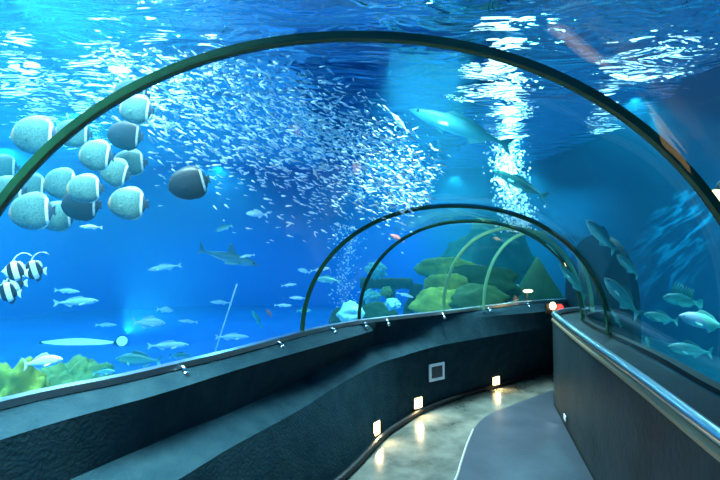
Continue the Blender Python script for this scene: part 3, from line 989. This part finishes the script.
for i, (_, p, sz, ro, ya) in enumerate(kept):
    if i < 300:
        if base is None:
            base = tiny().build('silver_fish', FM['shoal']); o = base
        else:
            o = base.copy(); C.objects.link(o)
        o.location = p; o.scale = (sz,) * 3; o.rotation_euler = (0, R(ro), R(ya))
        tag(o, 'tiny silver-white fish in the dense shoal under the surface', 'fish', 'silver fish in the shoal')
    else:
        Mx = Matrix.Translation(p) @ Matrix.Rotation(R(ya), 4, 'Z') @ Matrix.Rotation(R(ro), 4, 'Y') @ Matrix.Scale(sz, 4)
        mass.add([Mx @ Vector(v) for v in tb.v], tb.f)
tag(mass.build('fish_shoal', FM['shoal'], recalc=False), 'rest of the shoal of tiny silver fish glittering under the surface', 'fish shoal', None, 'stuff')

# ---------------------------------------------------------------- rocks, coral, wreck
M['cliff'] = mat('cliff', (.002, .06, .035), .85, var=(.004, .13, .075), scale=2.2, bump=.6, bscale=8, detail=6)
M['pillar'] = mat('pillar', (.005, .17, .60), .85, var=(.03, .36, .68), scale=1.6, bump=.5, bscale=8, stretch=(3, 3, .3))
M['blackout'] = mat('blackout', (.004, .05, .13), .8)
M['lamp_small'] = emit('lamp_small', (.5, .92, 1), 2.4)
M['hall_lamp'] = emit('hall_lamp', (.9, .97, 1), 9)
M['bubble'] = mat('bubble', (.95, .96, .97), .3)

def lump(name, loc, size, m, seed=0, amp=.25, freq=1.6, sub=4, label=None, cat='rock', parent=None, group=None, rot=0, taper=0):
    bm = bmesh.new()
    bmesh.ops.create_icosphere(bm, subdivisions=sub, radius=1)
    for v in bm.verts:
        n = v.co.normalized()
        q = n * freq + Vector((seed * 3.7, seed * 1.3, seed * 2.1))
        h = noise.noise(q) + .5 * noise.noise(q * 2.3) + .25 * noise.noise(q * 5.1)
        v.co = n * (1 + amp * h)
        if taper: v.co.x *= 1 - taper * v.co.z; v.co.y *= 1 - taper * v.co.z
        v.co.x *= size[0]; v.co.y *= size[1]; v.co.z *= size[2]
    me = bpy.data.meshes.new(name); bm.to_mesh(me); bm.free()
    me.materials.append(m)
    me.polygons.foreach_set('use_smooth', [True] * len(me.polygons))
    o = bpy.data.objects.new(name, me); C.objects.link(o)
    o.location = loc; o.rotation_euler = (0, 0, rot)
    if parent: o.parent = parent
    if label: tag(o, label, cat, group)
    return o


def lump_px(name, x0, x1, ytop, ybot, d, m, seed, label, cat='rock', deep=.8, **kw):
    """a rock standing at depth d, its outline about x0..x1 wide with its crown at ytop"""
    a, b = at(x0, ytop, d), at(x1, ybot, d)
    w_, zt, zb_ = b.x - a.x, a.z, min(b.z, a.z - .05)
    return lump(name, ((a.x + b.x) / 2, d + deep * w_ * .3, (zt + zb_) / 2), (w_ / 2, w_ / 2 * deep, (zt - zb_) / 2), m, seed, label=label, cat=cat, **kw)


lump_px('coral_rock', -28, 34, 372, 470, 2.75, M['moss'], 1, 'yellow-green coral rock in the bottom left corner behind the wall', 'coral rock', sub=5, amp=.4, freq=2.4)
lump_px('coral_rock', 22, 100, 364, 460, 3.55, M['green_coral'], 2, 'bright green coral mound beside the yellow one at bottom left', 'coral rock', sub=5, amp=.4, freq=2.4)

# stacked mossy boulders at the bend
for i, (x0, x1, yt, yb, d, dp, mm, lab) in enumerate([
    (420, 480, 257, 284, 7.0, .3, 'moss', 'long mossy boulder topmost of the stack beyond the third rib'),
    (440, 524, 266, 306, 6.65, .2, 'dark_rock', 'broad dark green boulder behind the pale ribs'),
    (424, 472, 273, 299, 6.3, .25, 'moss', 'yellow-green boulder in the middle of the stack'),
    (414, 466, 288, 322, 5.95, .25, 'moss', 'lowest yellow-green boulder on the left of the stack'),
    (450, 512, 286, 322, 5.6, .2, 'dark_rock', 'dark green boulder at the foot of the stack, between the pale ribs')]):
    lump_px('mossy_boulder', x0, x1, yt, yb, d, M[mm], 5 + i, lab, 'boulder', deep=dp, amp=.28)
lump_px('rock_cliff', 440, 545, 222, 330, 9.4, M['cliff'], 46, 'tall teal-green rock cliff behind the mossy boulders', 'rock', deep=.4, amp=.42)
lump_px('reef_rock', 496, 530, 284, 314, 8.5, M['teal_coral'], 14, 'pale blue domed rock right of the pale ribs', 'rock', deep=.4, amp=.12)
lump_px('reef_rock', 338, 364, 303, 326, 5.2, M['teal_coral'], 15, 'pale teal rock between the second and third ribs', 'rock', deep=.7)
lump_px('coral', 366, 386, 262, 278.5, 7.2, M['teal_coral'], 16, 'pale frilly coral on top of the sunken beam', 'coral', amp=.5, freq=3)
lump_px('coral', 363, 380, 291, 303, 6.9, M['teal_coral'], 17, 'pale green coral under the left end of the beam', 'coral', amp=.5, freq=3)
lump_px('coral', 386, 400, 299, 310, 5.7, M['teal_coral'], 18, 'small round pale coral under the middle of the beam', 'coral', amp=.4, freq=3)
lump_px('coral', 381, 392, 287, 297, 6.6, M['green_coral'], 19, 'small green coral below the beam', 'coral', amp=.4, freq=3)
lump_px('reef_rock', 356, 398, 304, 330, 6.2, M['dark_rock'], 20, 'dark green rock on the tank bed under the beam', 'rock', deep=.4)
lump_px('reef_rock', 330, 350, 309, 330, 6.9, M['dark_rock'], 24, 'low dark green rock inside the foot of the second rib', 'rock', deep=.6)

# sunken timber frame
t0 = at(400, 282, 7.6)
tf = empty('sunken_timber_frame', (t0.x, t0.y, 0), 'sunken mossy timber frame beside the stacked boulders', 'timber frame')
bo = Vector((t0.x, t0.y, 0))
def beam(a, b, r, name):
    n = 14
    pts = [a.lerp(b, i / (n - 1)) + Vector((noise.noise(Vector((i * .7, 1, r))), 0, noise.noise(Vector((i * .6, 7, r))))) * r * .25 for i in range(n)]
    MB().tube([p - bo for p in pts], [r * (1 + .18 * noise.noise(Vector((i * .9, r * 9, 3)))) for i in range(n)], 10).build(name, M['timber'], tf)
beam(at(360, 283, 7.6), at(412, 283.5, 7.6), .10, 'beam')
p = at(390, 284, 7.6); beam(p, Vector((p.x, p.y, -.05)), .09, 'post')
p = at(418, 284, 7.6); beam(p, Vector((p.x - .35, p.y, -.05)), .10, 'brace')
p = at(366, 284, 7.6); beam(p, Vector((p.x, p.y, -.05)), .07, 'post')

lump_px('pointed_shape', 517, 569, 258, 345, 7.4, M['dark_rock'], 31, 'dark pointed shape standing in for the dark tunnel end', 'rock', deep=.8, amp=.06, taper=.72)  # added dark cone in place of the dark tunnel end

# slim white pole
p0, p1 = at(237, 284, 5.0), at(219, 340, 5.0)
q = p1 + (p1 - p0) * .75
o = MB().tube([p0 - q, p1 - q, Vector((0, 0, 0))], .009, 8).build('pole', M['white'], loc=q)
tag(o, 'slim white pole leaning in the left tank', 'pole')

# ---------------------------------------------------------------- lamps in the water
def lamp(name, p, aim, r, m, label, power, col, cone=110):
    root = empty(name, p, label, 'lamp')
    root.rotation_euler = (Vector(aim) - Vector(p)).to_track_quat('-Z', 'Y').to_euler()
    MB().grid([[Vector((rr * math.cos(2 * PI * k / 20), rr * math.sin(2 * PI * k / 20), z)) for k in range(20)] for rr, z in ((r * .5, .14), (r * .95, .10), (r * 1.1, 0), (r * 1.1, -.012), (r, -.012), (r, 0.01))], close_u=True, cap=True).build('housing', M['black'], root)
    MB().ball((0, 0, -.002), (r * .97, r * .97, .022), 20, 8).build('lens', m, root)
    b = MB().tube([(0, 0, .12), (0, .05, .25), (0, .05, .4)], .015, 8).build('bracket', M['black'], root)
    if power:
        w_ = Vector(p) + (Vector(aim) - Vector(p)).normalized() * .06
        spot(name + '_beam', w_, power, col, aim, cone, r * .8)
    return root


lp = at(716, 197, 2.7)  # warm lamp added where a reflection shows in the glass
lamp('floodlight', lp, (.2, .6, 1.2), .05, M['warm_lamp'], 'warm lamp standing in for a reflection at the upper right', 5, (1, .75, .4))
lc = at(507, 176, 10.3)
lamp('floodlight', lc, (0, 0, 2.6), .24, M['lamp_white'], 'large white floodlight under the surface at the head of the light column', 150, (.95, .98, 1))
lb = atz(122, 341, .05)
lamp('floodlight', lb, (0, 0, 1.5), .085, M['lamp_small'], 'small round white lamp glowing low in the left tank', 0, (.8, 1, 1))
spot('bed_lamp_beam', lb + Vector((.1, -.1, .15)), 650, (.9, 1, 1), (-.6, 4.8, 2.9), 60, .05)
lb = atz(78, 344, -.03)
tl = empty('tube_light', lb, 'long white tube light glowing on the bed of the left tank', 'lamp')
MB().tube([(-.62 + k * .062, 0, .03) for k in range(21)], [.012 + .055 * math.sin(PI * k / 20) for k in range(21)], 12).build('tube', emit('tube_glow', (.55, .95, 1), 2.6), tl)
for sgn in (-1, 1):
    MB().box((sgn * .635, 0, .02), (.03, .04, .04)).build('end_cap', M['black'], tl, False)

# lamps of the hall over the water, seen broken up by the ripples
for i, (px, py, rr) in enumerate([(8, 26, .3), (44, 58, .24), (98, 28, .36), (143, 38, .3), (152, 70, .24), (62, 92, .2), (100, 88, .2), (118, 4, .2), (165, 10, .16), (215, 14, .16), (26, 6, .26), (72, 46, .22), (128, 66, .12), (176, 34, .2), (32, 84, .18), (188, 58, .16),
                                  (612, 28, .2), (640, 10, .2), (603, 74, .2), (672, 8, .2), (705, 14, .16), (500, 30, .3), (494, 8, .3), (508, 56, .3), (470, 40, .2), (512, 84, .28)]):
    p = atz(px, py, 5.6) + Vector((0, 0, 0))
    root = empty('hall_lamp', p, 'lamp of the hall glinting through the ripples of the water surface', 'lamp', 'hall lamps above the water')
    MB().ball((0, 0, 0), (rr, rr, .05), 20, 8).build('diffuser', M['hall_lamp'], root)
    MB().grid([[Vector((q * rr * math.cos(2 * PI * k / 20), q * rr * math.sin(2 * PI * k / 20), z)) for k in range(20)] for q, z in ((1.04, .0), (1.04, .06), (.3, .22), (.05, .25))], close_u=True, cap=True).build('shade', M['white'], root)
    MB().tube([(0, 0, .24), (0, 0, 2.58)], .012, 6).build('cable', M['black'], root)

o = MB().box((.8, 11.2, 6.6), (4.2, 6.5, .1)).build('blackout', M['blackout'], smooth=False)  # added slab that darkens this part of the water surface
tag(o, 'dark blue ceiling panel added to darken the view over the back of the tank', 'blackout', None, 'structure')
for i, y in enumerate((7.2, 8.9, 10.5)):
    o = MB().box((-.6, y, 8.26), (17, .9, .12)).build('trim_beam_%d' % (i + 1), M['white'], smooth=False)
    tag(o, 'pale roof beam of the hall high over the tank', 'roof beam', None, 'structure')

# plume of added bubbles in place of glitter in the light column
rb = random.Random(5)
bb = MB()
for i in range(1500):
    t = rb.random()
    p = at(503 + 16 * t + rb.gauss(0, 8.5), 140 + 92 * t, 8.0 + rb.gauss(0, .25))
    if p.z > ZS - .06: continue
    r_ = rb.uniform(.008, .026)
    bb.ball(p, r_, 6, 4)
tag(bb.build('bead_plume', M['bubble'], recalc=False), 'plume of white bubbles rising in the bright light column', 'beads', None, 'stuff')
bb = MB()  # small pale spheres added for upright pale streaks
for i in range(380):
    t = rb.random()
    p = at(347 + rb.gauss(0, 7) - 3 * t, 226 + 90 * t, 9.0 + rb.gauss(0, .3))
    bb.ball(p, rb.uniform(.006, .02), 6, 4)
tag(bb.build('bead_plume', M['bubble'], recalc=False), 'faint pale curtain of bubbles between the second and third ribs', 'beads', None, 'stuff')
spot('shoal_fill', (-2.6, 3.1, 3.45), 420, (1, 1, 1), (-.7, 5.0, 2.7), 75, .04)  # added spot out of view that brightens the shoal
pl = at(512, 160, 8.0)
spot('plume_fill', (pl.x - .3, 6.9, 3.5), 760, (1, 1, 1), (pl.x - .2, 8.0, 2.6), 95, .06, 1.0)  # added spot that brightens the white plume

# ---------------------------------------------------------------- corridor fittings
def wall_normal(poly, p):
    k = min(range(len(poly)), key=lambda i: (poly[i].xy - p.xy).length)
    a, b = poly[max(k - 1, 0)], poly[min(k + 1, len(poly) - 1)]
    t = (b - a).normalized()
    return Vector((t.y, -t.x, 0)).normalized(), math.atan2(t.y, t.x), poly[k]


def face_point(px, py):
    """where a pixel's ray meets the lower wall face (between the ledge and the floor)"""
    r_ = ray(px, py)
    best = None
    for k in range(NW - 1):
        a, b, c = eW[k], eW[k + 1], eF[k]
        n = (b - a).cross(c - a)
        if abs(n.dot(r_)) < 1e-9: continue
        t = n.dot(a - EYE) / n.dot(r_)
        p = EYE + r_ * t
        q = (b - a); s = (p - a).dot(q) / q.dot(q)
        u = (p.xy - a.xy).dot(q.xy) / q.xy.dot(q.xy)
        if t > 0 and -.02 <= u <= 1.02 and (best is None or t < best[0]):
            n = n.normalized()
            if n.dot(r_) > 0: n = -n
            best = (t, p, n, math.atan2(q.y, q.x))
    return best


for i, (px, py, w_, h_, lab) in enumerate([
        (374.5, 428, .07, .10, 'square step light glowing low on the left wall, nearest of the three'),
        (416.5, 402, .09, .09, 'square step light glowing below the white vent'),
        (494.5, 380, .10, .085, 'square step light glowing low on the left wall, furthest of the three')]):
    _, p, n, ang = face_point(px, py)
    root = empty('step_light', p + n * .014, lab, 'step light', 'step lights along the left wall')
    root.rotation_euler = (0, 0, ang)
    MB().box((0, -.004, 0), (w_ + .02, .012, h_ + .02)).build('frame', M['chrome'], root, False)
    MB().box((0, -.012, 0), (w_, .010, h_)).build('lens', M['warm_lamp'], root, False)
    q = p + n * .05
    spot('step_light_glow', q, 7, (1, .72, .36), q + n * .5 + Vector((0, 0, -.42)), 150, .02, .8)

_, p, n, ang = face_point(435, 371)
root = empty('wall_vent', p + n * .018, 'small white framed vent grille on the left wall', 'vent')
root.rotation_euler = (0, 0, ang)
for q in ((0, .088, .20, .024), (0, -.088, .20, .024)):
    pass
vw, vh, vt = .20, .165, .026
fr_ = MB()
fr_.box((0, -.006, vh / 2 - vt / 2), (vw, .014, vt)); fr_.box((0, -.006, -vh / 2 + vt / 2), (vw, .014, vt))
fr_.box((-vw / 2 + vt / 2, -.006, 0), (vt, .014, vh - 2 * vt)); fr_.box((vw / 2 - vt / 2, -.006, 0), (vt, .014, vh - 2 * vt))
fr_.build('frame', M['white'], root, False)
MB().box((0, -.002, 0), (vw - 2 * vt, .006, vh - 2 * vt)).build('backing', M['black'], root, False)
g = MB()
for k in range(6):
    g.box((0, -.007, -vh / 2 + vt + .012 + k * (vh - 2 * vt - .02) / 5), (vw - 2 * vt, .007, .009), Matrix.Rotation(R(25), 3, 'X'))
g.box((0, -.0075, 0), (.008, .009, vh - 2 * vt))
g.build('slats', M['grille'], root, False)

# chrome stand-off brackets under the channel
first = None
names = ['nearest the viewer', 'second from the viewer', 'third along, left of the second rib', 'just left of the third rib\'s foot',
         'just right of the third rib\'s foot', 'by the first pale rib', 'by the second pale rib', 'furthest, near the corridor end']
for i, (px, py) in enumerate([(182, 373), (277, 348.5), (330.5, 334), (363, 325.5), (385, 322.8), (440, 316.2), (486, 311), (525, 307)]):
    p = atz(px, py, .875)
    n, ang, q = wall_normal(eR, p)
    if first is None:
        root = empty('rail_bracket', (0, 0, 0))
        mb = MB(); mb.tube([(0, .03, .028), (0, -.015, .022), (0, -.034, -.004)], .010, 10); mb.build('arm', M['chrome'], root)
        MB().ball((0, -.036, -.010), (.019, .014, .019), 12, 8).build('knob', M['chrome'], root)
        o = first = root
    else:
        o = copy_tree(first)
    pt = Vector((q.x, q.y, .88)) + n * .012
    # slide along the wall to the bracket's own column
    k = min(range(NW), key=lambda k_: abs((eR[k_].x) / eR[k_].y - (px - 360) / F) if eR[k_].y > .5 else 9)
    a, b = eR[max(k - 1, 0)], eR[min(k + 1, NW - 1)]
    u = (px - 360) / F
    s = (u * a.y - a.x) / ((b.x - a.x) - u * (b.y - a.y))
    pt = a.lerp(b, s); pt.z = .885
    o.location = pt + n * .016
    o.rotation_euler = (0, 0, ang)
    tag(o, 'small chrome bracket under the left wall channel, ' + names[i], 'bracket', 'chrome brackets under the channel')

# small recessed light at the foot of the right wall
k = min(range(NW), key=lambda k_: abs(wR[k_].y - 3.75))
p = wR[k]; t = (wR[k + 1] - wR[k - 1]).normalized(); n = Vector((-t.y, t.x, 0))
root = empty('foot_light', (p.x + n.x * .004, p.y + n.y * .004, .10), 'small foot light at the base of the right wall', 'foot light')
root.rotation_euler = (0, 0, math.atan2(t.y, t.x))
MB().box((0, .002, 0), (.10, .010, .06)).build('frame', M['chrome'], root, False)
MB().box((0, .008, 0), (.08, .008, .04)).build('lens', M['white'], root, False)
spot('foot_light_beam', Vector((p.x, p.y, .11)) + n * .03, 1.2, (.8, .9, 1), Vector((p.x, p.y, 0)) + n * .35, 110, .02)

# red and white exit lamp at the corridor end
p = Vector((2.32, 5.02, .93)); p = at(555, 306.5, 5.0)
root = empty('signal_lamp', p, 'small red and white lamp glowing at the corridor end', 'lamp')
k = .0116
MB().ball((-.025, 0, .006), (.036, .03, .045), 12, 8).build('white_bulb', M['lamp_orange'], root)
MB().ball((.055, 0, -.012), (.042, .03, .04), 12, 8).build('red_bulb', M['lamp_red'], root)
MB().box((.01, .045, -.03), (.20, .04, .12)).build('housing', M['black'], root, False)
MB().tube([(.01, .045, -.05), (.01, .045, -(p.z - .002))], .022, 10).build('post', M['black'], root)

# amber lamp beyond the corridor end
p = at(528, 291, 6.2)
root = empty('amber_lamp', p, 'amber lamp glowing in front of the pointed dark shape', 'lamp')
MB().ball((0, 0, 0), (.07, .03, .022), 12, 8).build('bulb', M['lamp_orange'], root)
MB().tube([(0, .03, -.01), (0, .03, -(p.z + .03))], .015, 8).build('stem', M['black'], root)

S.view_settings.view_transform = 'Standard'
S.view_settings.look = 'None'
S.view_settings.exposure = 0
S.view_settings.gamma = 1
S.cycles.transparent_max_bounces = 24
S.cycles.max_bounces = 8
